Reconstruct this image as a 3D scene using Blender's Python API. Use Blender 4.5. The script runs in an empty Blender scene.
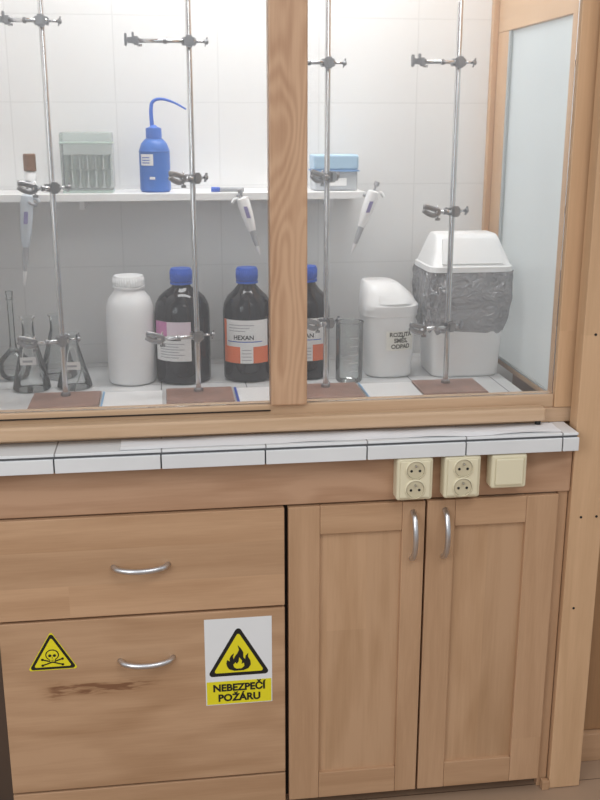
import bpy, bmesh, math, random
from mathutils import Vector, Matrix, Quaternion
random.seed(4)
S=bpy.context.scene; COL=S.collection
try:
    S.view_settings.view_transform='Standard'; S.view_settings.look='None'
except Exception: pass

# ---------------------------------------------------------------- materials
def mat(name,col,rough=.5,metal=0,spec=.5,bump=0,bscale=60,var=0,vscale=8,coat=0):
    m=bpy.data.materials.new(name);m.use_nodes=True;nt=m.node_tree;b=nt.nodes['Principled BSDF']
    b.inputs['Base Color'].default_value=(*col,1);b.inputs['Roughness'].default_value=rough
    b.inputs['Metallic'].default_value=metal;b.inputs['Specular IOR Level'].default_value=spec
    b.inputs['Coat Weight'].default_value=coat
    g=nt.nodes.new('ShaderNodeNewGeometry')
    if var:
        n=nt.nodes.new('ShaderNodeTexNoise');n.inputs['Scale'].default_value=vscale;n.inputs['Detail'].default_value=4
        nt.links.new(g.outputs['Position'],n.inputs['Vector'])
        r=nt.nodes.new('ShaderNodeMapRange');r.inputs[1].default_value=.3;r.inputs[2].default_value=.7
        r.inputs[3].default_value=1-var;r.inputs[4].default_value=1+var
        nt.links.new(n.outputs['Fac'],r.inputs[0])
        h=nt.nodes.new('ShaderNodeHueSaturation');h.inputs['Color'].default_value=(*col,1)
        nt.links.new(r.outputs[0],h.inputs['Value']);nt.links.new(h.outputs[0],b.inputs['Base Color'])
    if bump:
        n=nt.nodes.new('ShaderNodeTexNoise');n.inputs['Scale'].default_value=bscale
        nt.links.new(g.outputs['Position'],n.inputs['Vector'])
        bb=nt.nodes.new('ShaderNodeBump');bb.inputs['Strength'].default_value=bump;bb.inputs['Distance'].default_value=.002
        nt.links.new(n.outputs['Fac'],bb.inputs['Height']);nt.links.new(bb.outputs[0],b.inputs['Normal'])
    return m

def wood(name,axis='X',light=(.555,.345,.205),dark=(.415,.240,.130),stave=.085,off=(0,0,0),ring=0,knot=None,rough=.42,sv=.07,cell_len=.55):
    m=bpy.data.materials.new(name);m.use_nodes=True;nt=m.node_tree;N=nt.nodes.new;Lk=nt.links.new
    b=nt.nodes['Principled BSDF'];g=N('ShaderNodeNewGeometry')
    a=N('ShaderNodeVectorMath');a.operation='ADD';a.inputs[1].default_value=off;Lk(g.outputs['Position'],a.inputs[0])
    sep=N('ShaderNodeSeparateXYZ');Lk(a.outputs[0],sep.inputs[0])
    al={'X':0,'Y':1,'Z':2}[axis]; ac=2 if axis!='Z' else 0
    def M(op,x,y=None):
        n=N('ShaderNodeMath');n.operation=op
        for i,v in enumerate((x,y)):
            if v is None: continue
            if isinstance(v,(int,float)): n.inputs[i].default_value=v
            else: Lk(v,n.inputs[i])
        return n.outputs[0]
    fl=M('FLOOR',M('DIVIDE',sep.outputs[ac],stave))
    wn1=N('ShaderNodeTexWhiteNoise');wn1.noise_dimensions='1D';Lk(fl,wn1.inputs['W'])
    cell=M('FLOOR',M('ADD',M('DIVIDE',sep.outputs[al],cell_len),M('MULTIPLY',wn1.outputs[0],3)))
    wn=N('ShaderNodeTexWhiteNoise');wn.noise_dimensions='1D';Lk(M('ADD',M('MULTIPLY',cell,7.31),M('MULTIPLY',fl,3.17)),wn.inputs['W'])
    sc=[22,22,22];sc[al]=1.6
    mp=N('ShaderNodeMapping');mp.inputs['Scale'].default_value=sc;Lk(a.outputs[0],mp.inputs[0])
    cmb=N('ShaderNodeCombineXYZ');Lk(M('MULTIPLY',wn.outputs[0],9),cmb.inputs[al]);Lk(M('MULTIPLY',wn.outputs[0],13),cmb.inputs[1 if al!=1 else 0])
    ad=N('ShaderNodeVectorMath');ad.operation='ADD';Lk(mp.outputs[0],ad.inputs[0]);Lk(cmb.outputs[0],ad.inputs[1])
    n1=N('ShaderNodeTexNoise');n1.inputs['Scale'].default_value=1.0;n1.inputs['Detail'].default_value=5;n1.inputs['Distortion'].default_value=.6
    Lk(ad.outputs[0],n1.inputs['Vector'])
    sc2=[260,260,260];sc2[al]=14
    mp2=N('ShaderNodeMapping');mp2.inputs['Scale'].default_value=sc2;Lk(a.outputs[0],mp2.inputs[0])
    n2=N('ShaderNodeTexNoise');n2.inputs['Scale'].default_value=1;n2.inputs['Detail'].default_value=2;Lk(mp2.outputs[0],n2.inputs['Vector'])
    f=M('ADD',M('MULTIPLY',n1.outputs['Fac'],.85),M('MULTIPLY',n2.outputs['Fac'],.24))
    if ring:
        s3=[9,9,9];s3[al]=2.2
        mp3=N('ShaderNodeMapping');mp3.inputs['Scale'].default_value=s3;Lk(a.outputs[0],mp3.inputs[0])
        n3=N('ShaderNodeTexNoise');n3.inputs['Scale'].default_value=1.2;n3.inputs['Detail'].default_value=1.5;Lk(mp3.outputs[0],n3.inputs['Vector'])
        w=M('SINE',M('MULTIPLY',n3.outputs['Fac'],ring))
        f=M('ADD',f,M('MULTIPLY',w,.11))
    if knot:
        s4=[120,120,120];s4[al]=16
        mp4=N('ShaderNodeMapping');mp4.inputs['Scale'].default_value=s4;Lk(a.outputs[0],mp4.inputs[0])
        n4=N('ShaderNodeTexNoise');n4.inputs['Scale'].default_value=1;n4.inputs['Detail'].default_value=4;n4.inputs['Distortion'].default_value=1.5;Lk(mp4.outputs[0],n4.inputs['Vector'])
        st=N('ShaderNodeMapRange');st.inputs[1].default_value=.42;st.inputs[2].default_value=.68;Lk(n4.outputs['Fac'],st.inputs[0])
        for (kx,kz,rx,rz,kk) in knot:
            dx=M('DIVIDE',M('SUBTRACT',sep.outputs[0],kx+off[0]),rx);dz=M('DIVIDE',M('SUBTRACT',sep.outputs[2],kz+off[2]),rz)
            r=M('ADD',M('MULTIPLY',dx,dx),M('MULTIPLY',dz,dz))
            e=M('EXPONENT',M('MULTIPLY',r,-1.0))
            w=M('MULTIPLY',e,M('ADD',M('MULTIPLY',st.outputs[0],.75),.14))
            f=M('SUBTRACT',f,M('MULTIPLY',w,kk))
    cr=N('ShaderNodeValToRGB');cr.color_ramp.elements[0].position=.28;cr.color_ramp.elements[0].color=(*dark,1)
    cr.color_ramp.elements[1].position=.68;cr.color_ramp.elements[1].color=(*light,1)
    if knot:
        e=cr.color_ramp.elements.new(.02);e.color=(dark[0]*.55,dark[1]*.45,dark[2]*.42,1)
    Lk(f,cr.inputs[0])
    h=N('ShaderNodeHueSaturation');Lk(cr.outputs[0],h.inputs['Color'])
    Lk(M('ADD',M('MULTIPLY',wn.outputs[0],2*sv),1-sv),h.inputs['Value'])
    Lk(h.outputs[0],b.inputs['Base Color'])
    b.inputs['Roughness'].default_value=rough;b.inputs['Specular IOR Level'].default_value=.45
    bp=N('ShaderNodeBump');bp.inputs['Strength'].default_value=.06;bp.inputs['Distance'].default_value=.001
    Lk(n2.outputs['Fac'],bp.inputs['Height']);Lk(bp.outputs[0],b.inputs['Normal'])
    return m

def thin_glass(name,tint=(.97,.98,.98),refl=.06,edge=(.6,.66,.66),edgepow=.25,haze=0):
    m=bpy.data.materials.new(name);m.use_nodes=True;nt=m.node_tree;N=nt.nodes.new;Lk=nt.links.new
    for n in list(nt.nodes):
        if n.type=='BSDF_PRINCIPLED': nt.nodes.remove(n)
    out=nt.nodes['Material Output']
    lw=N('ShaderNodeLayerWeight');lw.inputs['Blend'].default_value=edgepow
    cm=N('ShaderNodeMix');cm.data_type='RGBA';cm.inputs[6].default_value=(*tint,1);cm.inputs[7].default_value=(*edge,1);Lk(lw.outputs['Facing'],cm.inputs[0])
    t=N('ShaderNodeBsdfTransparent');Lk(cm.outputs[2],t.inputs[0])
    gl=N('ShaderNodeBsdfGlossy');gl.inputs['Roughness'].default_value=.03
    fr=N('ShaderNodeFresnel');fr.inputs['IOR'].default_value=1.45
    mx=N('ShaderNodeMixShader')
    ml=N('ShaderNodeMath');ml.operation='ADD';Lk(fr.outputs[0],ml.inputs[0]);ml.inputs[1].default_value=refl-.03;ml.use_clamp=True
    Lk(ml.outputs[0],mx.inputs[0]);Lk(t.outputs[0],mx.inputs[1]);Lk(gl.outputs[0],mx.inputs[2])
    res=mx.outputs[0]
    if haze:
        d=N('ShaderNodeBsdfDiffuse');d.inputs[0].default_value=(.85,.85,.85,1)
        m2=N('ShaderNodeMixShader');m2.inputs[0].default_value=haze;Lk(res,m2.inputs[1]);Lk(d.outputs[0],m2.inputs[2]);res=m2.outputs[0]
    Lk(res,out.inputs[0])
    return m

def tile_mat(name,col,grout,sx,sz,gx=.0025,off=(0,0),plane='XZ',rough=.25):
    m=bpy.data.materials.new(name);m.use_nodes=True;nt=m.node_tree;N=nt.nodes.new;Lk=nt.links.new
    b=nt.nodes['Principled BSDF'];g=N('ShaderNodeNewGeometry');sep=N('ShaderNodeSeparateXYZ');Lk(g.outputs['Position'],sep.inputs[0])
    def M(op,x,y=None):
        n=N('ShaderNodeMath');n.operation=op
        for i,v in enumerate((x,y)):
            if v is None: continue
            if isinstance(v,(int,float)): n.inputs[i].default_value=v
            else: Lk(v,n.inputs[i])
        return n.outputs[0]
    ix,iz={'XZ':(0,2),'XY':(0,1),'YZ':(1,2)}[plane]
    def line(o,s,of):
        fr=M('FRACT',M('DIVIDE',M('ADD',o,10*s-of),s))
        return M('GREATER_THAN',M('ABSOLUTE',M('SUBTRACT',fr,.5)),.5-gx/s/2)
    ln=M('MAXIMUM',line(sep.outputs[ix],sx,off[0]),line(sep.outputs[iz],sz,off[1]))
    n=N('ShaderNodeTexNoise');n.inputs['Scale'].default_value=3;n.inputs['Detail'].default_value=3;Lk(g.outputs['Position'],n.inputs['Vector'])
    h=N('ShaderNodeHueSaturation');h.inputs['Color'].default_value=(*col,1)
    Lk(M('ADD',M('MULTIPLY',n.outputs['Fac'],.08),.96),h.inputs['Value'])
    mx=N('ShaderNodeMix');mx.data_type='RGBA';Lk(ln,mx.inputs[0]);Lk(h.outputs[0],mx.inputs[6]);mx.inputs[7].default_value=(*grout,1)
    Lk(mx.outputs[2],b.inputs['Base Color']);b.inputs['Roughness'].default_value=rough
    return m

WX=wood('beech_horizontal','X',stave=.4,sv=.04,cell_len=5)
WX2=wood('beech_drawer','X',stave=.13,off=(3.1,0,1.2),ring=22,knot=[(-.185,.340,.065,.012,1.1),(-.255,.336,.022,.018,.8),(-.09,.345,.05,.014,.5)],sv=.05,cell_len=1.3)
WXD=wood('beech_top_drawer','X',stave=.075,off=(7.3,0,.33),sv=.06,cell_len=.9)
WP=wood('beech_socket_board','X',light=(.53,.325,.205),dark=(.40,.225,.13),stave=.6,off=(1.3,0,5),ring=30,cell_len=9,sv=.02)
WZ=wood('beech_vertical','Z',stave=.2,off=(.5,0,1),sv=.04,cell_len=5)
WZ2=wood('beech_door_panel','Z',light=(.55,.345,.205),dark=(.44,.262,.142),stave=.085,off=(2.5,0,2),sv=.05,cell_len=4,ring=18)
WS=wood('beech_sash_stile','Z',light=(.57,.36,.225),dark=(.42,.24,.14),stave=.9,off=(.9,.4,2.2),ring=100,sv=.02,cell_len=9)
WF=wood('beech_frame','Z',light=(.64,.41,.24),dark=(.51,.31,.17),stave=.9,off=(5,0,1),sv=.03,cell_len=9)
WR=wood('beech_rail','X',light=(.61,.42,.275),dark=(.48,.31,.18),stave=.9,off=(5,0,1.1),sv=.03,cell_len=9)
WY=wood('beech_depth','Y',light=(.66,.44,.27),dark=(.52,.33,.185),stave=.9,off=(5,0,1.1),sv=.03,cell_len=9)
DARK=mat('dark_gap',(.02,.013,.01),.9)
TILE=mat('white_glazed_tile',(.74,.745,.75),.25,var=.04)
GROUT=mat('dark_grout',(.09,.09,.095),.9)
STEEL=mat('polished_steel',(.62,.62,.63),.22,1)
CAST=mat('clamp_metal',(.34,.34,.35),.33,1,bump=.2,bscale=200)
SATIN=mat('satin_nickel',(.68,.68,.70),.32,1)
WHITEP=mat('white_plastic',(.88,.885,.89),.35)
WHITEB=mat('white_hdpe',(.79,.79,.80),.45,var=.03)
BEIGE=mat('cream_plastic',(.76,.69,.50),.35)
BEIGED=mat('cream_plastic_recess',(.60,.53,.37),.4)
BLACK=mat('black_ink',(.01,.01,.01),.5)
BLACKR=mat('black_rubber',(.015,.015,.015),.7)
YEL=mat('sign_yellow',(.82,.72,.02),.35)
SIGNW=mat('sign_white',(.80,.81,.82),.3)
LABEL=mat('label_white',(.82,.82,.82),.5)
ORANGE=mat('label_orange',(.80,.17,.05),.5)
PINK=mat('label_pink',(.55,.2,.40),.5)
BLUECAP=mat('blue_cap',(.015,.09,.50),.35)
BLUEB=mat('blue_ldpe',(.03,.14,.50),.4)
BLUEL=mat('light_blue_plastic',(.22,.42,.66),.4)
BROWNG=mat('dark_bottle_glass',(.009,.007,.010),.06,spec=.35)
GREY=mat('grey_plastic',(.40,.41,.43),.4)
REDBR=mat('stand_base_enamel',(.33,.19,.145),.4,var=.15,vscale=30)
GREENP=mat('pale_rack_plastic',(.52,.62,.58),.5)
BROWNT=mat('brown_tip',(.20,.10,.05),.4)
SHELF=mat('white_laminate_shelf',(.88,.88,.88),.4)
PANE=thin_glass('window_glass',(.97,.975,.975),.085,(.9,.93,.93),.2,haze=.04)  # even diffuse haze stands in for faint reflections and smudges on the sash
FLASKG=thin_glass('flask_glass',(.95,.965,.965),.05,(.46,.51,.52),.22,haze=.03)
PURPLE=mat('pipette_purple',(.25,.22,.42),.4)
INK=mat('label_ink',(.05,.045,.03),.6)

# ---------------------------------------------------------------- mesh helpers
def group(name,loc=(0,0,0)):
    e=bpy.data.objects.new(name,None);e.empty_display_size=.05;e.location=loc;COL.objects.link(e);return e
def finish(o,parent,m,smooth=False):
    if m is not None: o.data.materials.append(m)
    if parent is not None:
        o.parent=parent;o.matrix_parent_inverse=Matrix.Translation(parent.location).inverted()
    if smooth:
        for p in o.data.polygons:p.use_smooth=True
    return o
def mesh_obj(name,verts,faces,m,parent,smooth=False,center=True):
    c=Vector((0,0,0))
    if center:
        vs=[Vector(v) for v in verts];lo=Vector((min(v.x for v in vs),min(v.y for v in vs),min(v.z for v in vs)));hi=Vector((max(v.x for v in vs),max(v.y for v in vs),max(v.z for v in vs)));c=(lo+hi)/2
    me=bpy.data.meshes.new(name);me.from_pydata([tuple(Vector(v)-c) for v in verts],[],faces)
    bm=bmesh.new();bm.from_mesh(me);bmesh.ops.recalc_face_normals(bm,faces=bm.faces);bm.to_mesh(me);bm.free()
    o=bpy.data.objects.new(name,me);o.location=c;COL.objects.link(o)
    return finish(o,parent,m,smooth)
def box(name,x0,x1,y0,y1,z0,z1,m,parent=None,bev=.0015,seg=2):
    v=[(x,y,z) for x in (x0,x1) for y in (y0,y1) for z in (z0,z1)]
    f=[(0,1,3,2),(4,6,7,5),(0,4,5,1),(2,3,7,6),(0,2,6,4),(1,5,7,3)]
    o=mesh_obj(name,v,f,m,parent)
    if bev:
        bm=bmesh.new();bm.from_mesh(o.data)
        bmesh.ops.bevel(bm,geom=bm.edges[:],offset=bev,segments=seg,affect='EDGES',profile=.5);bm.to_mesh(o.data);bm.free()
    return o
def frame_of(d):
    d=d.normalized();up=Vector((0,0,1)) if abs(d.z)<.95 else Vector((0,1,0))
    a=d.cross(up).normalized();b=a.cross(d).normalized();return a,b
def lathe(name,prof,p0,m,parent,p1=None,segs=40,smooth=True):
    p0=Vector(p0);d=Vector((0,0,1)) if p1 is None else (Vector(p1)-p0).normalized()
    if p1 is None: a,b=Vector((1,0,0)),Vector((0,1,0))
    else: a,b=frame_of(d)
    v=[];f=[]
    for r,h in prof:
        for i in range(segs):
            t=2*math.pi*i/segs;v.append(p0+d*h+a*(math.cos(t)*r)+b*(math.sin(t)*r))
    n=len(prof)
    for j in range(n-1):
        for i in range(segs):
            k=(i+1)%segs;f.append((j*segs+i,j*segs+k,(j+1)*segs+k,(j+1)*segs+i))
    if prof[0][0]>1e-5: f.append(tuple(range(segs))[::-1])
    if prof[-1][0]>0: f.append(tuple((n-1)*segs+i for i in range(segs)))
    o=mesh_obj(name,v,f,m,parent,False)
    if smooth:
        for p in o.data.polygons:p.use_smooth=len(p.vertices)<=4
        try:o.data.set_sharp_from_angle(angle=math.radians(40))
        except Exception:pass
    return o
def lathe_open(name,prof,p0,m,parent,p1=None,segs=40):
    o=lathe(name,prof,p0,m,parent,p1,segs)
    bm=bmesh.new();bm.from_mesh(o.data);fs=[f for f in bm.faces if len(f.verts)>4 and f.calc_center_median().z>0]
    bmesh.ops.delete(bm,geom=fs,context='FACES_ONLY');bm.to_mesh(o.data);bm.free();return o
def tube(name,pts,r,m,parent,segs=12,flat=1.0,smooth=True):
    pts=[Vector(p) for p in pts];n=len(pts);v=[];f=[];rr=r if isinstance(r,list) else [r]*n
    T=[(pts[min(i+1,n-1)]-pts[max(i-1,0)]).normalized() for i in range(n)]
    a,b=frame_of(T[0])
    for i in range(n):
        if i: 
            q=T[i-1].rotation_difference(T[i]);a=q@a;b=q@b
        for k in range(segs):
            t=2*math.pi*k/segs;v.append(pts[i]+a*(math.cos(t)*rr[i])+b*(math.sin(t)*rr[i]*flat))
    for j in range(n-1):
        for i in range(segs):
            k=(i+1)%segs;f.append((j*segs+i,j*segs+k,(j+1)*segs+k,(j+1)*segs+i))
    f.append(tuple(range(segs))[::-1]);f.append(tuple((n-1)*segs+i for i in range(segs)))
    return mesh_obj(name,v,f,m,parent,smooth)
def smooth_path(ctrl,k=8):
    P=[Vector(c) for c in ctrl];P=[P[0]*2-P[1]]+P+[P[-1]*2-P[-2]];out=[]
    for i in range(1,len(P)-2):
        for s in range(k):
            t=s/k;p0,p1,p2,p3=P[i-1],P[i],P[i+1],P[i+2]
            out.append(.5*((2*p1)+(-p0+p2)*t+(2*p0-5*p1+4*p2-p3)*t*t+(-p0+3*p1-3*p2+p3)*t**3))
    out.append(P[-2]);return out
def loft(name,secs,m,parent,n=64,e=5,capb=True,capt=True,fn=None):
    v=[];f=[]
    for si,(cx,cy,z,hx,hy) in enumerate(secs):
        for i in range(n):
            t=2*math.pi*i/n;c,s=math.cos(t),math.sin(t)
            x=hx*math.copysign(abs(c)**(2/e),c);y=hy*math.copysign(abs(s)**(2/e),s)
            p=Vector((cx+x,cy+y,z))
            if fn: p=fn(p,si,t,Vector((x,y,0)))
            v.append(p)
    k=len(secs)
    for j in range(k-1):
        for i in range(n):
            q=(i+1)%n;f.append((j*n+i,j*n+q,(j+1)*n+q,(j+1)*n+i))
    if capb:f.append(tuple(range(n))[::-1])
    if capt:f.append(tuple((k-1)*n+i for i in range(n)))
    o=mesh_obj(name,v,f,m,parent)
    for p in o.data.polygons:p.use_smooth=len(p.vertices)<=4
    try:o.data.set_sharp_from_angle(angle=math.radians(35))
    except Exception:pass
    return o
def plate(name,pts,y,m,parent,th=.0004):
    n=len(pts);v=[(p[0],y,p[1]) for p in pts]+[(p[0],y+th,p[1]) for p in pts]
    f=[tuple(range(n)),tuple(range(2*n-1,n-1,-1))]+[(i,i+n,(i+1)%n+n,(i+1)%n) for i in range(n)]
    return mesh_obj(name,v,f,m,parent)
def ring_pts(cx,cz,rx,rz,n=28):
    return [(cx+rx*math.cos(2*math.pi*i/n),cz+rz*math.sin(2*math.pi*i/n)) for i in range(n)]
def rtri(cx,zb,w,h,r,n=6):
    A=[Vector((cx-w/2,zb)),Vector((cx+w/2,zb)),Vector((cx,zb+h))];out=[]
    for i in range(3):
        p=A[i];a=(A[i-1]-p).normalized();b=(A[(i+1)%3]-p).normalized()
        ang=a.angle(b);d=r/math.tan(ang/2);c=p+(a+b).normalized()*(r/math.sin(ang/2))
        s=p+a*d-c;e=p+b*d-c;sa=math.atan2(s.y,s.x);ea=math.atan2(e.y,e.x)
        while ea<sa: ea+=2*math.pi
        if ea-sa>math.pi: ea-=2*math.pi
        for k in range(n+1):
            t=sa+(ea-sa)*k/n;out.append((c.x+r*math.cos(t),c.y+r*math.sin(t)))
    return out
def text(name,body,size,loc,m,parent,rotz=0,bold=.0,align='CENTER',sx=1,curve=None):
    cu=bpy.data.curves.new(name,'FONT');cu.body=body;cu.size=size;cu.align_x=align;cu.align_y='CENTER';cu.offset=bold;cu.extrude=.0001;cu.resolution_u=3
    t=bpy.data.objects.new(name+'_c',cu);COL.objects.link(t);bpy.context.view_layer.update()
    me=bpy.data.meshes.new_from_object(t.evaluated_get(bpy.context.evaluated_depsgraph_get()))
    bpy.data.objects.remove(t);o=bpy.data.objects.new(name,me);COL.objects.link(o)
    for v in me.vertices:
        x,y,z=v.co.x*sx,v.co.y,v.co.z
        if curve:
            th=x/curve;v.co=Vector((math.sin(th)*(curve+z),-math.cos(th)*(curve+z),y))
        else: v.co=Vector((x,-z,y))
    o.rotation_euler=(0,0,rotz);o.location=loc
    me.materials.clear();return finish(o,parent,m)
def arc_label(name,c,r,z0,z1,a0,a1,m,parent,n=24):
    v=[];f=[]
    for i in range(n+1):
        t=math.radians(a0+(a1-a0)*i/n)
        for z in (z0,z1): v.append((c[0]+math.sin(t)*r,c[1]-math.cos(t)*r,z))
    for i in range(n): f.append((2*i,2*i+2,2*i+3,2*i+1))
    return mesh_obj(name,v,f,m,parent,True)

# ---------------------------------------------------------------- room
FLOOR=tile_mat('floor_planks',(.34,.23,.155),(.13,.08,.05),.9,.12,.003,(.1,.02),'XY',.4)
box('floor',-2.6,2.4,-3.2,1.2,-.05,0,FLOOR,None,0)
WALLM=mat('painted_wall',(.72,.73,.73),.8,var=.03)
box('wall_back',-2.6,2.4,.80,.90,0,2.7,WALLM,None,0)
box('wall_right',2.4,2.5,-3.2,.9,0,2.7,WALLM,None,0)
box('wall_left',-2.7,-2.6,-3.2,.9,0,2.7,WALLM,None,0)

# ---------------------------------------------------------------- base cabinet
B=group('base_cabinet',(.22,.3,0))
XL,XR=-.357,.79
box('carcass_left_side',XL,XL+.018,.021,.66,.03,.715,WZ,B)
box('carcass_right_side',XR-.018,XR+.0,.021,.66,.03,.715,WZ,B)
box('carcass_mid',.212,.23,.021,.66,.03,.715,DARK,B)
box('carcass_bottom',XL+.019,XR-.019,.03,.66,.031,.05,WX,B)
box('carcass_back',XL,XR,.661,.67,.03,.80,WX,B)
box('gap_shadow',XL+.018,XR-.018,.024,.03,.052,.712,DARK,B,0)
box('plinth',XL+.01,XR,.06,.078,.0,.029,WX,B)
box('face_strip',XR+.003,.8155,.014,.03,.0,.80,WZ,B)
box('recess_shade_left',-.462,XL-.004,.10,.118,.0,.80,mat('recess_shade_dark',(.13,.09,.065),.7),B)  # dark panel added to stand for the shaded recess beside the drawers
box('socket_board',-.462,.8155,.006,.024,.7175,.818,WP,B)
box('drawer_front_top',XL,.2165,0,.019,.5,.7135,WXD,B)
box('drawer_front_lower',XL,.2165,0,.019,.1045,.4945,WX2,B)
box('drawer_front_bottom',XL,.2165,0,.019,.03,.0995,WX,B)
def door(nm,x0,x1,px0,px1,pz0,pz1,z0,z1):
    box(nm+'_stile_l',x0,px0,0,.02,z0,z1,WZ,B);box(nm+'_stile_r',px1,x1,0,.02,z0,z1,WZ,B)
    box(nm+'_rail_t',px0+.0003,px1-.0003,0,.02,pz1,z1,WX,B);box(nm+'_rail_b',px0+.0003,px1-.0003,0,.02,z0,pz0,WX,B)
    box(nm+'_panel',px0-.002,px1+.002,.009,.016,pz0-.002,pz1+.002,WZ2,B,0)
door('door_a',.2245,.5065,.289,.459,.092,.652,.03,.7135)
door('door_b',.511,.79,.570,.722,.092,.655,.03,.7135)
def handle(nm,c,L,vert):
    pts=[]
    for i in range(17):
        s=-1+2*i/16;off=-.030*(1-s*s)**.55 if abs(s)<1 else 0
        if vert:pts.append((c[0],off+.001,c[1]+s*L/2))
        else:pts.append((c[0]+s*L/2,off+.001,c[1]))
    tube(nm,smooth_path(pts,3),.0058,SATIN,B,12)
handle('handle_top_drawer',(-.072,.606),.108,0)
handle('handle_lower_drawer',(-.069,.398),.108,0)
handle('handle_door_a',(.481,.640),.104,1)
handle('handle_door_b',(.548,.641),.104,1)

# worktop
W=group('tiled_worktop',(.22,.3,.82))
box('slab',-.46,.809,-.026,.74,.8185,.8497,GROUT,W,0)
TT=tile_mat('worktop_tiles',(.74,.745,.75),(.30,.30,.30),.2,.2,.003,(-.022,.075),'XY',.2)
box('tile_surface',-.46,.811,-.0265,.74,.8498,.855,TT,W,.001)
e=-.622
while e<.81:
    x1=min(e+.1972,.811);x0=max(e,-.46)
    if x1>x0+.002: box('edge_tile',x0,x1,-.0325,-.0262,.8185,.8462,TILE,W,.001)
    e+=.2
PAP=mat('white_paper',(.80,.80,.82),.7)
from mathutils import noise as mn
v=[];f=[];nx,ny=60,8
for i in range(nx+1):
    for j in range(ny+1):
        X=-.10+.88*i/nx;Yy=-.014+.058*j/ny-(.010 if j==0 else 0)*(mn.noise(Vector((X*6,0,2)))+.3)
        v.append((X,Yy,.8556+.0035*max(0,mn.noise(Vector((X*9,Yy*40,1)))+.15)))
for i in range(nx):
    for j in range(ny): a=i*(ny+1)+j;f.append((a,a+1,a+ny+2,a+ny+1))
g=group('paper_sheet',(.34,.01,.8555));mesh_obj('sheet',v,f,PAP,g,True)

# sockets
def socket(nm,x0,x1,z0,z1):
    g=group(nm,((x0+x1)/2,.0,z0))
    box('housing',x0,x1,-.030,.0055,z0,z1,BEIGE,g,.006,4)
    box('cover_rim',x0+.006,x1-.006,-.0325,-.0295,z0+.006,z1-.006,BEIGE,g,.002)
    cx=(x0+x1)/2
    for zc in (z0+(z1-z0)*.28,z0+(z1-z0)*.73):
        lathe('ring',[(.0205,0),(.0205,.002),(.0185,.003),(.0180,-.001),(.0,-.001)],(cx,-.0325,zc),BEIGE,g,p1=(cx,-1,zc),segs=32)
        lathe('recess',[(.0175,0),(.0175,.0006),(0,.0006)],(cx,-.0326,zc),BEIGED,g,p1=(cx,-1,zc),segs=32)
        for dx in (-.0085,.0085):
            lathe('contact_hole',[(.0028,0),(.0028,.0005)],(cx+dx,-.0332,zc-.002),BLACK,g,p1=(cx+dx,-1,zc-.002),segs=12)
        lathe('earth_pin',[(.0024,0),(.0022,.006),(.0008,.008)],(cx,-.0332,zc+.009),STEEL,g,p1=(cx,-1,zc+.009),segs=12)
    return g
socket('power_socket',.438,.512,.728,.8175)
socket('power_socket.001',.535,.610,.728,.8175)
g=group('light_switch',(.669,0,.735))
box('housing',.632,.706,-.030,.0055,.744,.8165,BEIGE,g,.006,4)
box('rocker',.640,.698,-.0335,-.0295,.752,.8085,BEIGE,g,.003,3)

# signs
def tri_sign(g,cx,zb,w,y):
    h=w*.87
    plate('triangle_black',rtri(cx,zb,w,h,w*.05),y,BLACK,g)
    k=.80
    plate('triangle_yellow',rtri(cx,zb+h*.068,w*k,h*k,w*.03),y-.0005,YEL,g)
cx=-.2565;zb=.390
g=group('toxic_warning_sign',(cx,0,zb))
plate('backing',rtri(cx,zb-.002,.100,.0865,.004),-.0006,YEL,g)
tri_sign(g,cx,zb,.094,-.0011)
y=-.0021
plate('skull_outline',ring_pts(cx,zb+.0325,.0135,.0122),y,BLACK,g)
plate('skull',ring_pts(cx,zb+.0325,.0113,.0100),y-.0005,YEL,g)
plate('jaw_outline',[(cx-.0075,zb+.027),(cx+.0075,zb+.027),(cx+.006,zb+.016),(cx-.006,zb+.016)],y,BLACK,g)
plate('jaw',[(cx-.006,zb+.027),(cx+.006,zb+.027),(cx+.0047,zb+.0175),(cx-.0047,zb+.0175)],y-.0006,YEL,g)
for s in(-1,1):
    plate('eye',ring_pts(cx+s*.0045,zb+.0315,.0033,.003,14),y-.0012,BLACK,g)
    a=math.radians(18)*s
    plate('bone',[(cx+X*math.cos(a)-Z*math.sin(a),zb+.0165+X*math.sin(a)+Z*math.cos(a)) for X,Z in((-.021,-.0013),(.021,-.0013),(.021,.0013),(-.021,.0013))],y-.0003+s*.0001,BLACK,g)
    for e in(-1,1):
        plate('bone_knob',ring_pts(cx+e*.021*math.cos(a),zb+.0165+e*.021*math.sin(a),.0026,.0026,12),y-.0004,BLACK,g)
plate('nose',[(cx-.0012,zb+.0255),(cx+.0012,zb+.0255),(cx,zb+.0285)],y-.0012,BLACK,g)
for i in range(3): plate('tooth_gap',[(cx-.0032+i*.0029,zb+.018),(cx-.0025+i*.0029,zb+.018),(cx-.0025+i*.0029,zb+.0225),(cx-.0032+i*.0029,zb+.0225)],y-.0013,BLACK,g)

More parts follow.
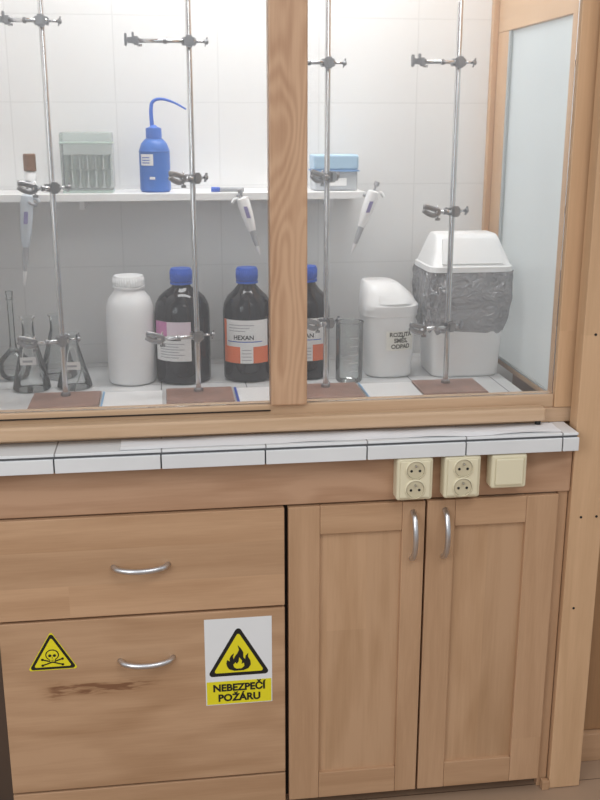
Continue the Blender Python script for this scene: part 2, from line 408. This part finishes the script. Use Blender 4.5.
g=group('flammable_warning_sign',(.121,0,.277))
X0,X1,Z0,Z1=.050,.189,.279,.478
XC=.1195
plate('backing',[(X0,Z0),(X1,Z0),(X1,Z1),(X0,Z1)],-.0006,SIGNW,g)
tri_sign(g,XC,.346,.132,-.0011)
FL=[(-.5,.12),(-.42,.0),(-.2,-.08),(.2,-.08),(.42,.0),(.52,.16),(.5,.34),(.40,.52),(.42,.68),(.30,.56),(.28,.40),(.2,.5),(.2,.72),(.10,.9),(-.04,1.05),(.02,.84),(-.06,.68),(-.16,.56),(-.22,.42),(-.25,.55),(-.2,.7),(-.33,.6),(-.40,.46),(-.38,.34),(-.5,.42),(-.54,.26)]
plate('flame',[(XC+a*.048,.362+b*.052) for a,b in FL],-.0022,BLACK,g)
FI=[(-.2,.08),(-.1,.02),(.12,.02),(.24,.12),(.22,.26),(.12,.2),(.14,.36),(.02,.52),(.0,.34),(-.08,.22),(-.14,.3),(-.24,.2)]
plate('flame_core',[(XC+a*.048,.362+b*.052) for a,b in FI],-.0028,YEL,g)
plate('text_panel',[(X0+.002,.281),(X1-.002,.281),(X1-.002,.334),(X0+.002,.334)],-.0014,YEL,g)
text('text_1','NEBEZPEČÍ',.0225,(XC,-.0022,.3185),BLACK,g,bold=.0008,sx=.98)
text('text_2','POŽÁRU',.0225,(XC,-.0022,.2950),BLACK,g,bold=.0008,sx=1.0)

# ---------------------------------------------------------------- posts, neighbour furniture
P=group('side_post',(.853,.02,0))
box('post_board',.8175,.890,0,.038,.001,2.3,WF,P,.002)
for zz in (.45,.66,1.05): lathe('screw_head',[(.0028,0),(.0028,.0008),(0,.0004)],(.842,0,zz),BLACK,P,p1=(.842,-1,zz),segs=12)
lathe('screw_head',[(.0028,0),(.0028,.0008),(0,.0004)],(.876,0,.66),BLACK,P,p1=(.876,-1,.66),segs=12)
box('blue_tape',.868,.8895,-.0006,-.0001,.902,.906,BLUEL,P,0)
box('foot_block',.80,.8165,-.004,.011,.0,.022,WX,P)
P=group('side_post.001',(-.5,.02,0));box('post_board',-.535,-.4635,0,.038,.001,2.3,WF,P,.002)
P=group('neighbour_cabinet',(1.3,.4,0))
ND=wood('darker_beech','Z',light=(.42,.24,.12),dark=(.30,.16,.08),stave=.9,cell_len=9)
box('side_panel',.905,1.7,.10,.118,.075,.86,ND,P);box('body',.93,1.69,.12,.7,.075,.86,ND,P)
box('skirting',.905,1.7,.085,.118,0.0,.073,WX,P)

# ---------------------------------------------------------------- fume hood
Hd=group('fume_hood',(.23,.4,.855))
HB=.7405
back=tile_mat('hood_back_tiles',(.80,.80,.80),(.715,.715,.715),.25,.2,.003,(-.108,.855+.05),'XZ',.3)
z0=.8555
box('back_panel',-.46,.842,.7205,HB,z0,2.25,back,Hd,0)
box('left_side_panel',-.478,-.4605,.092,HB,z0,2.25,mat('hood_side_white',(.80,.80,.80),.5),Hd,0)
box('right_rail_bottom',.8425,.862,.092,HB,z0,.868,WY,Hd);box('right_rail_top',.8425,.862,.092,HB,1.672,2.25,WY,Hd)
box('right_post_back',.8425,.862,.625,HB,.8683,1.6717,WF,Hd);box('right_post_front',.8425,.862,.092,.125,.8683,1.6717,WF,Hd)
box('back_corner_batten',.828,.8422,.700,.7203,z0,2.25,WF,Hd)
FR=bpy.data.materials.new('frosted_glass');FR.use_nodes=True;nt=FR.node_tree;nt.nodes.remove(nt.nodes['Principled BSDF'])
tr=nt.nodes.new('ShaderNodeBsdfTranslucent');tr.inputs[0].default_value=(.80,.85,.86,1);gl=nt.nodes.new('ShaderNodeBsdfPrincipled');gl.inputs['Base Color'].default_value=(.72,.77,.78,1);gl.inputs['Roughness'].default_value=.2
mx=nt.nodes.new('ShaderNodeMixShader');mx.inputs[0].default_value=.5;nt.links.new(tr.outputs[0],mx.inputs[1]);nt.links.new(gl.outputs[0],mx.inputs[2]);nt.links.new(mx.outputs[0],nt.nodes['Material Output'].inputs[0])
v=[(.852,.1255,.8685),(.852,.6245,.8685),(.852,.6245,1.6715),(.852,.1255,1.6715)]
mesh_obj('side_pane',v,[(0,1,2,3)],FR,Hd)
SEAL=mat('grey_seal',(.42,.45,.45),.5)
box('side_pane_bead_back',.8425,.8495,.613,.6245,.8685,1.6715,SEAL,Hd,.001)
box('side_pane_bead_bottom',.8425,.8495,.126,.6125,.8685,.873,SEAL,Hd,.001)
box('roof',-.478,.862,.092,HB,2.251,2.27,WX,Hd)
box('frame_right',.786,.862,.048,.0915,.8875,2.27,WF,Hd,.002)
box('frame_left',-.478,-.410,.048,.0915,.8875,2.27,WF,Hd,.002)
box('frame_sill',-.478,.862,.050,.0915,z0,.887,WR,Hd,.002)
box('sash_bottom',-.4095,.7855,.052,.085,.8872,.915,WR,Hd,.002)
box('sash_stile',.196,.268,.040,.080,.9152,2.25,WS,Hd,.003)
box('pull_rail',-.40,.758,.018,.0495,.8675,.896,WR,Hd,.005,3)
box('sash_bead',-.4095,.1955,.048,.0518,.9025,.9045,DARK,Hd,0)
lathe('rubber_stop',[(.006,0),(.006,.011)],(.748,.036,.8555),BLACKR,Hd,segs=16)
box('glass_pane_a',-.4095,.1955,.060,.064,.9153,2.25,PANE,Hd,0)
box('glass_pane_b',.2685,.7855,.060,.064,.9153,2.25,PANE,Hd,0)

SZ=1.2975
Sh=group('wall_shelf',(.05,.63,SZ-.017))
box('board',-.459,.482,.55,.7195,SZ-.0175,SZ-.0005,SHELF,Sh,.001)
for bx in(-.2,.40): 
    box('bracket',bx,bx+.012,.60,.7195,SZ-.040,SZ-.018,WHITEP,Sh,.001)

# ---------------------------------------------------------------- retort stands
RODX=[-.236,.063,.358,.646];RY=.372
def clamp(g,x,z,L,ang,Rr=.032,kind=0):
    a=math.radians(ang);d=Vector((-math.cos(a),-math.sin(a),0));n=Vector((-d.y,d.x,0));up=Vector((0,0,1))
    c=Vector((x,RY,z));o=c+n*.014 if n.y<0 else c-n*.014
    def obox(nm,ce,hx,hy,hz,m=CAST,tilt=0):
        dd=(d*math.cos(tilt)+up*math.sin(tilt));uu=(up*math.cos(tilt)-d*math.sin(tilt))
        v=[ce+dd*sx*hx+n*sy*hy+uu*sz*hz for sx in(-1,1) for sy in(-1,1) for sz in(-1,1)]
        f=[(0,1,3,2),(4,6,7,5),(0,4,5,1),(2,3,7,6),(0,2,6,4),(1,5,7,3)]
        ob=mesh_obj(nm,v,f,m,g);bm=bmesh.new();bm.from_mesh(ob.data);bmesh.ops.bevel(bm,geom=bm.edges[:],offset=min(hx,hy,hz)*.45,segments=2,affect='EDGES');bm.to_mesh(ob.data);bm.free();return ob
    obox('boss_body',o,.010,.008,.012);obox('boss_lug',c-d*.0110,.004,.011,.008);obox('boss_lug_far',c+d*.0110,.004,.011,.008)
    e=c-d*Rr
    tube('boss_screw',[c-d*.014,e],.0026,STEEL,g,10)
    lathe('boss_knob',[(.003,0),(.0055,.0015),(.0055,.007),(.003,.009)],e,CAST,g,p1=e-d*.1,segs=14)
    obox('wing',e-d*.004,.0015,.0035,.010,tilt=.25)
    j=o+d*L
    tube('arm',[o-d*.013,o+d*L*.80],.0044,STEEL,g,12)
    lathe('arm_collar',[(.004,0),(.0062,.001),(.0062,.007),(.004,.008)],o+d*L*.35,CAST,g,p1=j,segs=16)
    if kind==0:
        k=o+d*(L*.84)
        obox('grip_yoke',k,.0075,.007,.0090)
        obox('grip_block',k+d*.012+up*.001,.0080,.006,.0060)
        obox('grip_jaw_end',k+d*.021+up*.002,.0028,.007,.0125)
        obox('grip_jaw_near',k+d*.006+up*.011,.0024,.006,.0060)
        tube('grip_screw',[k-d*.012-up*.009,k-d*.002-up*.009],.0026,STEEL,g,8)
    else:
        k=o+d*(L*.70)
        obox('grip_yoke',k,.006,.006,.008)
        for s in(1,-1):
            tube('grip_finger',smooth_path([k+up*s*.003,k+d*.010+up*s*.007,k+d*.024+up*(s*.007+.004),k+d*.036+up*(s*.004+.009)],5),.0034,CAST,g,10,flat=1.7)
        tube('grip_screw',[k-up*.015,k+up*.015],.0018,STEEL,g,8)
        obox('grip_wing',k-up*.016,.006,.0016,.003)
CL=[[(1.657,.080,0,0),(1.323,.060,25,1),(.991,.085,10,1)],[(1.620,.130,0,0),(1.341,.050,35,1),(.993,.115,8,1)],[(1.580,.11,0,0),(1.342,.045,40,1),(1.016,.05,30,1)],[(1.583,.100,0,0),(1.264,.062,12,1),(1.000,.102,15,1)]]
for i,x in enumerate(RODX):
    g=group('retort_stand' if i==0 else 'retort_stand.%03d'%i,(x,RY,.8555))
    box('base_plate',x-.074,x+.078,.282,.408,.8555,.8625,REDBR,g,.003,3)
    lathe('rod',[(.0,0),(.0062,.001),(.0062,1.20),(.004,1.203)],(x,RY,.862),STEEL,g,segs=24)
    lathe('rod_nut',[(.011,0),(.011,.006),(.008,.009)],(x,RY,.8622),CAST,g,segs=6,smooth=False)
    for (z,L,a,k) in CL[i]: clamp(g,x,z,L,a,kind=k)
for i,(a,b) in enumerate([(-.154,-.020),(.145,.278),(.440,.568)]):
    g=group('drip_tray' if i==0 else 'drip_tray.%03d'%i,((a+b)/2,.34,.8555))
    box('tray_plate',a,b,.268,.400,.8556,.860,LABEL,g,.001)
    box('tray_edge',a,a+(.004 if i!=1 else .006),.268,.400,.8602,.8625,BLUEL if i!=1 else BLUECAP,g,.001)

# ---------------------------------------------------------------- bottles
def reagent(nm,x,y,r,lab):
    g=group(nm,(x,y,.8555));z=.8557
    H=.270
    lathe('body',[(.0,0),(r-.006,0),(r-.001,.004),(r,.012),(r,.168),(r-.003,.186),(r-.012,.203),(r-.026,.216),(.024,.226),(.021,.232),(.021,.248)],(x,y,z),BROWNG,g,segs=56)
    lathe('neck_ring',[(.021,.232),(.0265,.233),(.0265,.238),(.021,.239)],(x,y,z),BLUECAP,g)
    lathe('cap',[(.0235,.240),(.0255,.2405),(.0255,.266),(.0235,H),(.0,H)],(x,y,z),BLUECAP,g,segs=40)
    for k in range(30):
        t=2*math.pi*k/30;cx,cy=x+math.cos(t)*.0255,y+math.sin(t)*.0255
        tube('cap_rib',[(cx,cy,z+.243),(cx,cy,z+.264)],.0011,BLUECAP,g,6)
    if lab==1:
        arc_label('label',(x,y),r+.0006,z+.058,z+.152,-68,16,LABEL,g)
        arc_label('label_band',(x,y),r+.0011,z+.120,z+.152,-68,16,mat('label_pale_pink',(.74,.62,.70),.5),g)
        arc_label('label_logo',(x,y),r+.0015,z+.118,z+.152,-68,-34,PINK,g)
        for k in range(6): arc_label('label_text',(x,y),r+.0015,z+.066+k*.0065,z+.068+k*.0065,-52,-52+(54 if k%2 else 42),GREY,g)
        arc_label('label_title',(x,y),r+.0018,z+.108,z+.112,-45,-5,BLACK,g)
    else:
        w=52
        arc_label('label',(x,y),r+.0006,z+.048,z+.152,-w-18,w-4,LABEL,g)
        arc_label('label_orange',(x,y),r+.0011,z+.048,z+.088,-w-18,-22,ORANGE,g)
        arc_label('label_orange2',(x,y),r+.0011,z+.048,z+.088,8,w-4,ORANGE,g)
        arc_label('label_edge',(x,y),r+.0011,z+.088,z+.152,-w-18,-w-8,ORANGE,g)
        arc_label('label_rule',(x,y),r+.0012,z+.099,z+.101,-55,30,BLUECAP,g)
        text('label_name','HEXAN',.0150,(x,y,z+.110),BLACK,g,rotz=math.radians(-14),curve=r+.0015,bold=.0003)
        for k in range(3): arc_label('label_text',(x,y),r+.0015,z+.125+k*.007,z+.127+k*.007,-50,-10+10*k,GREY,g)
        for k in range(4): arc_label('label_text',(x,y),r+.0015,z+.055+k*.008,z+.057+k*.008,-18,4,GREY,g)
    return g
reagent('reagent_bottle',.033,.520,.066,1)
reagent('reagent_bottle.001',.189,.515,.059,2)
reagent('reagent_bottle.002',.333,.520,.057,2)
x,y,r=-.090,.515,.0565
g=group('white_plastic_bottle',(x,y,.8555))
lathe('body',[(0,0),(r-.006,0),(r-.001,.004),(r,.014),(r,.155),(r-.002,.185),(r-.008,.203),(r-.019,.217),(.034,.224),(.033,.228)],(x,y,.8557),WHITEB,g,segs=56)
lathe('neck_collar',[(.034,.2255),(.0375,.2265),(.0375,.231),(.034,.232)],(x,y,.8557),WHITEB,g)
lathe('cap',[(.034,.232),(.036,.233),(.036,.252),(.034,.256),(.0,.2565)],(x,y,.8557),WHITEP,g)
for k in range(36):
    t=2*math.pi*k/36;cx,cy=x+math.cos(t)*.0358,y+math.sin(t)*.0358
    tube('cap_rib',[(cx,cy,1.090),(cx,cy,1.107)],.0011,WHITEP,g,6)

# wash bottle
x,y,r,z=-.019,.615,.0365,SZ
g=group('wash_bottle',(x,y,z))
lathe('body',[(0,0),(r-.004,0),(r,.004),(r,.085),(r-.001,.098),(r-.006,.112),(r-.015,.122),(.017,.124)],(x,y,z),BLUEB,g,segs=48)
lathe('groove',[(r+.0001,.092),(r+.0012,.094),(r+.0001,.096)],(x,y,z),BLUEB,g,segs=48)
lathe('cap',[(.017,.124),(.019,.1245),(.0185,.147),(.010,.150),(.006,.154)],(x,y,z),mat('blue_cap_light',(.05,.16,.58),.35),g)
tube('spout_tube',smooth_path([(x-.003,y,z+.145),(x-.004,y,z+.190),(x+.002,y,z+.208),(x+.022,y,z+.213),(x+.050,y,z+.205),(x+.078,y,z+.190)],8),[.0052-.00008*i for i in range(41)],mat('blue_tube',(.03,.14,.62),.35),g,12)
arc_label('label',(x,y),r+.0006,z+.062,z+.088,-58,-5,LABEL,g)
for k in range(3): arc_label('label_line',(x,y),r+.0011,z+.067+k*.006,z+.069+k*.006,-50,-18,BLUECAP,g)
arc_label('scale_marks',(x,y),r+.0006,z+.03,z+.036,-20,0,LABEL,g)

# clear rack box
g=group('tube_rack_box',(-.177,.62,SZ))
GT=thin_glass('translucent_acrylic',(.86,.91,.89),.05,(.65,.72,.70),.3,haze=.22)
box('lower_tray',-.234,-.118,.58,.66,SZ,SZ+.006,GREENP,g,.001,2)
box('box_shell',-.236,-.116,.578,.662,SZ+.0062,SZ+.138,GT,g,.005,3)
box('rack_plate',-.230,-.122,.584,.656,SZ+.050,SZ+.053,GREENP,g,.001)
box('lid_rim',-.238,-.114,.576,.664,SZ+.112,SZ+.116,GREENP,g,.001)
for i in range(6):
    for j in range(2):
        lathe('tube',[(.003,0),(.0065,.012),(.0065,.07),(.008,.071),(.008,.076)],(-.223+i*.0185,.602+j*.035,SZ+.010),GREENP,g,segs=14)
g=group('pipette_tip_box',(.415,.62,SZ))
PB=thin_glass('translucent_pale_blue',(.78,.86,.93),.05,(.6,.7,.8),.3,haze=.45)
box('base',.362,.468,.585,.66,SZ,SZ+.045,PB,g,.004,3)
box('rack_plate',.366,.464,.589,.656,SZ+.036,SZ+.040,BLUEL,g,.001)
box('lid',.360,.470,.583,.662,SZ+.0495,SZ+.085,mat('blue_lid',(.40,.58,.75),.4),g,.005,3)
box('lid_rim',.358,.472,.581,.664,SZ+.0453,SZ+.0493,mat('blue_rim',(.2,.35,.6),.4),g,.001)
for i in range(6):
    for j in range(3): lathe('tip',[(.001,0),(.004,.026)],(.375+i*.016,.60+j*.022,SZ+.009),WHITEP,g,segs=10)
box('label',.385,.44,.5815,.583,SZ+.012,SZ+.030,LABEL,g,0)

# pipettes
def pipette(nm,top,bot,m=WHITEP):
    top=Vector(top);bot=Vector(bot);L=(bot-top).length;d=(bot-top).normalized()
    g=group(nm,top);s=L/.16
    lathe('plunger',[(.0035,0),(.0065,.001),(.0065,.010),(.0028,.012),(.0028,.022*s)],top,GREY,g,p1=bot,segs=20)
    lathe('handle',[(.006,.020*s),(.0135,.023*s),(.0150,.035*s),(.0140,.060*s),(.0115,.085*s),(.0085,.10*s)],top,m,g,p1=bot,segs=28)
    lathe('shaft',[(.0075,.098*s),(.0065,.125*s),(.0045,.14*s)],top,GREY,g,p1=bot,segs=20)
    lathe('tip',[(.0050,.136*s),(.0042,.145*s),(.0015,L)],top,WHITEB,g,p1=bot,segs=16)
    h=top+d*.03*s
    sd=1 if d.x<0 else -1
    tube('finger_hook',smooth_path([h,h+Vector((sd*.018,0,.006)),h+Vector((sd*.027,0,-.004))],6),.004,m,g,10)
    w=top+d*.055*s
    q=[w+d*i*.014+Vector((1,0,0))*k*.0045+Vector((0,-.0150+jj*.004,0)) for i in(-1,1) for k in(-1,1) for jj in(0,1)]
    mesh_obj('display',q,[(0,1,3,2),(4,6,7,5),(0,4,5,1),(2,3,7,6),(0,2,6,4),(1,5,7,3)],PURPLE,g)
    return g
g=pipette('pipette',(.176,.528,1.308),(.222,.526,1.152))
tube('hanger_clip',smooth_path([(.174,.5499,1.289),(.174,.538,1.292),(.182,.520,1.282),(.196,.530,1.277)],5),.004,GREY,g,8)
g=pipette('pipette.001',(.505,.528,1.322),(.444,.526,1.152))
tube('hanger_clip',smooth_path([(.478,.5499,1.289),(.482,.53,1.289),(.492,.522,1.282),(.50,.530,1.277)],5),.004,GREY,g,8)
g=pipette('pipette.002',(-.306,.528,1.330),(-.330,.526,1.09),m=mat('pipette_blue_grey',(.55,.60,.66),.4))
tube('hanger_clip',smooth_path([(-.300,.5499,1.289),(-.300,.538,1.292),(-.305,.515,1.282),(-.29,.530,1.275)],5),.004,GREY,g,8)
g=group('amber_vial',(-.308,.60,SZ))
lathe('body',[(0,0),(.014,0),(.014,.045),(.010,.05)],(-.308,.60,SZ),WHITEP,g)
lathe('cap',[(.0145,.0505),(.0145,.088),(.012,.090),(0,.090)],(-.308,.60,SZ),BROWNT,g)
g=group('marker_pen',(.165,.575,SZ))
lathe('barrel',[(.004,0),(.0055,.002),(.0055,.06)],(.13,.575,SZ+.006),GREY,g,p1=(.3,.575,SZ+.006),segs=16)
lathe('pen_cap',[(.006,0),(.006,.02),(.004,.022)],(.112,.575,SZ+.0063),BLUECAP,g,p1=(.3,.575,SZ+.0063),segs=16)

# glassware
def erlen(nm,x,y,r,h,tag=1):
    g=group(nm,(x,y,.8555))
    prof=[(0,.0),(r-.004,0),(r,.004),(r-.001,.010),(r*.62,h*.45),(.016,h*.72),(.0135,h*.78),(.0135,h*.95),(.018,h*.985),(.0185,h)]
    lathe_open('flask',prof,(x,y,.8557),FLASKG,g,segs=40)
    if not tag: return
    yy=y-r*.70
    zb=.8557+h*.38
    box('tag',x-.018,x+.018,yy-.004,yy-.003,zb,zb+.018,LABEL,g,0)
    box('tag_text',x-.012,x+.010,yy-.0046,yy-.004,zb+.006,zb+.011,GREY,g,0)
    tube('tag_string',smooth_path([(x-.012,yy-.0035,zb+.018),(x-.006,y-.017,zb+h*.36),(x+.006,y-.017,zb+h*.36),(x+.012,yy-.0035,zb+.018)],6),.0006,LABEL,g,6)
erlen('erlenmeyer_flask',-.322,.470,.044,.172)
erlen('erlenmeyer_flask.001',-.224,.475,.041,.130)
erlen('erlenmeyer_flask.002',-.272,.585,.045,.155,0)
g=group('volumetric_flask',(-.375,.58,.8555))
lathe_open('flask',[(0,0),(.026,0),(.034,.008),(.040,.028),(.036,.048),(.020,.064),(.009,.076),(.007,.10),(.007,.19),(.010,.197)],(-.375,.58,.8557),FLASKG,g)
lathe('stopper',[(.006,.193),(.008,.200),(.009,.214),(0,.216)],(-.375,.58,.8557),FLASKG,g,segs=20)
x,y,r=.4275,.448,.0325
g=group('glass_beaker',(x,y,.8555))
BK=thin_glass('beaker_glass',(.91,.935,.935),.07,(.34,.39,.40),.30,haze=.05)
lathe_open('beaker',[(0,0),(r-.004,0),(r,.005),(r,.138),(r+.001,.143),(r+.0015,.145)],(x,y,.8557),BK,g)
tube('rim',[(x+math.cos(t*math.pi/16)*(r+.001),y+math.sin(t*math.pi/16)*(r+.001),.8557+.145) for t in range(33)],.0012,FLASKG,g,8)
for k in range(5): arc_label('graduation',(x,y),r+.0006,.8557+.03+k*.02,.8557+.0312+k*.02,-10,30,LABEL,g)

# ---------------------------------------------------------------- bins
g=group('flip_lid_bin',(.533,.53,.8555))
cx,cy,z=.5345,.515,.8557
loft('body',[(cx,cy,z,.053,.050),(cx,cy,z+.004,.057,.055),(cx,cy,z+.15,.066,.064),(cx,cy,z+.152,.0690,.0675),(cx,cy,z+.166,.0690,.0675)],WHITEP,g,e=2.9)
loft('lid',[(cx,cy,z+.1665,.0700,.0695),(cx,cy,z+.177,.0700,.0695),(cx-.002,cy+.002,z+.183,.0675,.066),(cx-.008,cy+.006,z+.205,.059,.057),(cx-.019,cy+.014,z+.225,.045,.046),(cx-.023,cy+.018,z+.231,.037,.037)],WHITEP,g,e=3)
loft('flap',[(cx+.003,cy-.008,z+.1835,.050,.061),(cx-.005,cy-.002,z+.203,.043,.053)],WHITEP,g,e=3.4)
LC=mat('label_cream',(.86,.85,.78),.6)
RL=.069;LX,LY=cx+.002,cy+.0015
arc_label('label_strip',(LX,LY),RL,z+.070,z+.118,-16,46,LC,g)
for k,s in enumerate(('ROZLITÁ','SMĚS,','ODPAD')):
    text('label_text',s,.0145,(LX,LY,z+.109-k*.0145),INK,g,bold=.0005,rotz=math.radians(15),curve=RL+.0006)

g=group('swing_lid_bin',(.72,.56,.8555))
cx,cy=.7205,.520
HX=.099;HY=.085
loft('body',[(cx,cy,z,HX-.018,HY-.015),(cx,cy,z+.005,HX-.014,HY-.011),(cx,cy,z+.247,HX-.002,HY-.002),(cx,cy,z+.250,HX,HY),(cx,cy,z+.255,HX,HY)],WHITEP,g,e=6,n=80)
BAG=bpy.data.materials.new('grey_bin_bag');BAG.use_nodes=True;nt=BAG.node_tree;b=nt.nodes['Principled BSDF'];b.inputs['Base Color'].default_value=(.46,.46,.475,1);b.inputs['Roughness'].default_value=.24;b.inputs['Metallic'].default_value=.45
tb=nt.nodes.new('ShaderNodeBsdfTransparent');mxs=nt.nodes.new('ShaderNodeMixShader');mxs.inputs[0].default_value=.74
nt.links.new(tb.outputs[0],mxs.inputs[1]);nt.links.new(b.outputs[0],mxs.inputs[2]);nt.links.new(mxs.outputs[0],nt.nodes['Material Output'].inputs[0])
gn=nt.nodes.new('ShaderNodeNewGeometry');nn=nt.nodes.new('ShaderNodeTexNoise');nn.inputs['Scale'].default_value=22;nn.inputs['Detail'].default_value=2.5;nn.inputs['Distortion'].default_value=2.5
mpn=nt.nodes.new('ShaderNodeMapping');mpn.inputs['Scale'].default_value=(1.0,1.0,1.6);nt.links.new(gn.outputs['Position'],mpn.inputs[0])
nt.links.new(mpn.outputs[0],nn.inputs['Vector']);bb=nt.nodes.new('ShaderNodeBump');bb.inputs['Distance'].default_value=.02;bb.inputs['Strength'].default_value=.9
nt.links.new(nn.outputs['Fac'],bb.inputs['Height']);nt.links.new(bb.outputs[0],b.inputs['Normal'])
def crum(p,si,t,v):
    k=mn.noise(Vector((math.cos(t)*4,math.sin(t)*4,p.z*22)))*.008+(abs(mn.noise(Vector((math.cos(t)*9,math.sin(t)*9,p.z*30+5))))-.2)*.008
    amp=.3+min(1,si/3)
    q=p+v.normalized()*(k*amp+.003)
    if si==0: q.z+=mn.noise(Vector((math.cos(t)*3,math.sin(t)*3,7)))*.022
    return q
secs=[]
for i in range(22):
    s=i/21;zz=z+.113+s*.146;bul=math.sin(math.pi*min(1,s*1.02))**.7*.006
    hx=HX-.008+.010*s+bul;secs.append((cx,cy,zz,hx,hx-.015))
loft('bin_bag',secs,BAG,g,e=6,n=200,capb=False,capt=False,fn=crum)
lz=z+.259
loft('lid',[(cx,cy,lz,HX+.006,HY+.006),(cx,cy,lz+.012,HX+.005,HY+.005),(cx,cy,lz+.014,HX+.001,HY+.001),(cx,cy+.004,lz+.045,HX-.010,HY-.018),(cx,cy+.008,lz+.076,HX-.020,HY-.040),(cx,cy+.010,lz+.083,HX-.024,HY-.047),(cx,cy+.010,lz+.085,HX-.030,HY-.052)],WHITEP,g,e=7,n=80)
v=[(cx-.074,cy-HY+.002,lz+.018),(cx+.074,cy-HY+.002,lz+.018),(cx+.066,cy-.044,lz+.073),(cx-.066,cy-.044,lz+.073)]
vv=[Vector(p)+Vector((0,-.002,.002)) for p in v]+[Vector(p)+Vector((0,.012,-.006)) for p in v]
mesh_obj('swing_flap',vv,[(0,1,2,3),(7,6,5,4),(0,4,5,1),(1,5,6,2),(2,6,7,3),(3,7,4,0)],WHITEP,g)

# ---------------------------------------------------------------- lights / world / camera
w=bpy.data.worlds.new('room_light');S.world=w;w.use_nodes=True;nt=w.node_tree;bg=nt.nodes['Background']
tc=nt.nodes.new('ShaderNodeTexCoord');sp=nt.nodes.new('ShaderNodeSeparateXYZ');nt.links.new(tc.outputs['Generated'],sp.inputs[0])
cr=nt.nodes.new('ShaderNodeValToRGB');cr.color_ramp.elements[0].position=.35;cr.color_ramp.elements[0].color=(.30,.295,.30,1);cr.color_ramp.elements[1].position=.75;cr.color_ramp.elements[1].color=(.93,.965,1,1)
mr=nt.nodes.new('ShaderNodeMapRange');mr.inputs[1].default_value=-1;mr.inputs[2].default_value=1;nt.links.new(sp.outputs[2],mr.inputs[0]);nt.links.new(mr.outputs[0],cr.inputs[0]);nt.links.new(cr.outputs[0],bg.inputs[0]);bg.inputs[1].default_value=.83
def area(nm,loc,target,sx,sy,power,col=(1,1,1)):
    l=bpy.data.lights.new(nm,'AREA');l.shape='RECTANGLE';l.size=sx;l.size_y=sy;l.energy=power;l.color=col
    o=bpy.data.objects.new(nm,l);COL.objects.link(o);o.location=loc;o.rotation_euler=(Vector(target)-Vector(loc)).to_track_quat('-Z','Y').to_euler();return o
area('window_daylight',(-1.9,-2.4,2.1),(.3,.2,.8),1.6,1.4,32,(.93,.97,1))
area('side_pane_fill',(2.2,.3,1.6),(.85,.4,1.3),.9,1.2,8,(.93,.97,1))  # added light to brighten the frosted side pane; no window is built there
area('ceiling_lamp',(.8,-1.6,2.7),(.3,.3,.7),1.2,.6,12,(1,.98,.96))
area('hood_fill',(.23,.40,2.2),(.23,.45,.8),.9,.25,11,(.99,1,1))  # unseen fill added to brighten the hood interior; no fixture is built

cam=bpy.data.cameras.new('camera');co=bpy.data.objects.new('camera',cam);COL.objects.link(co);S.camera=co
cam.sensor_fit='VERTICAL';cam.sensor_height=24;cam.lens=996/800*24;cam.clip_start=.05
a,p=.1333,.2708
fw=Vector((math.sin(a)*math.cos(p),math.cos(a)*math.cos(p),-math.sin(p)));rt=Vector((math.cos(a),-math.sin(a),0));up=rt.cross(fw)
co.matrix_world=Matrix(((rt.x,up.x,-fw.x,0),(rt.y,up.y,-fw.y,-1.85),(rt.z,up.z,-fw.z,1.455),(0,0,0,1)))
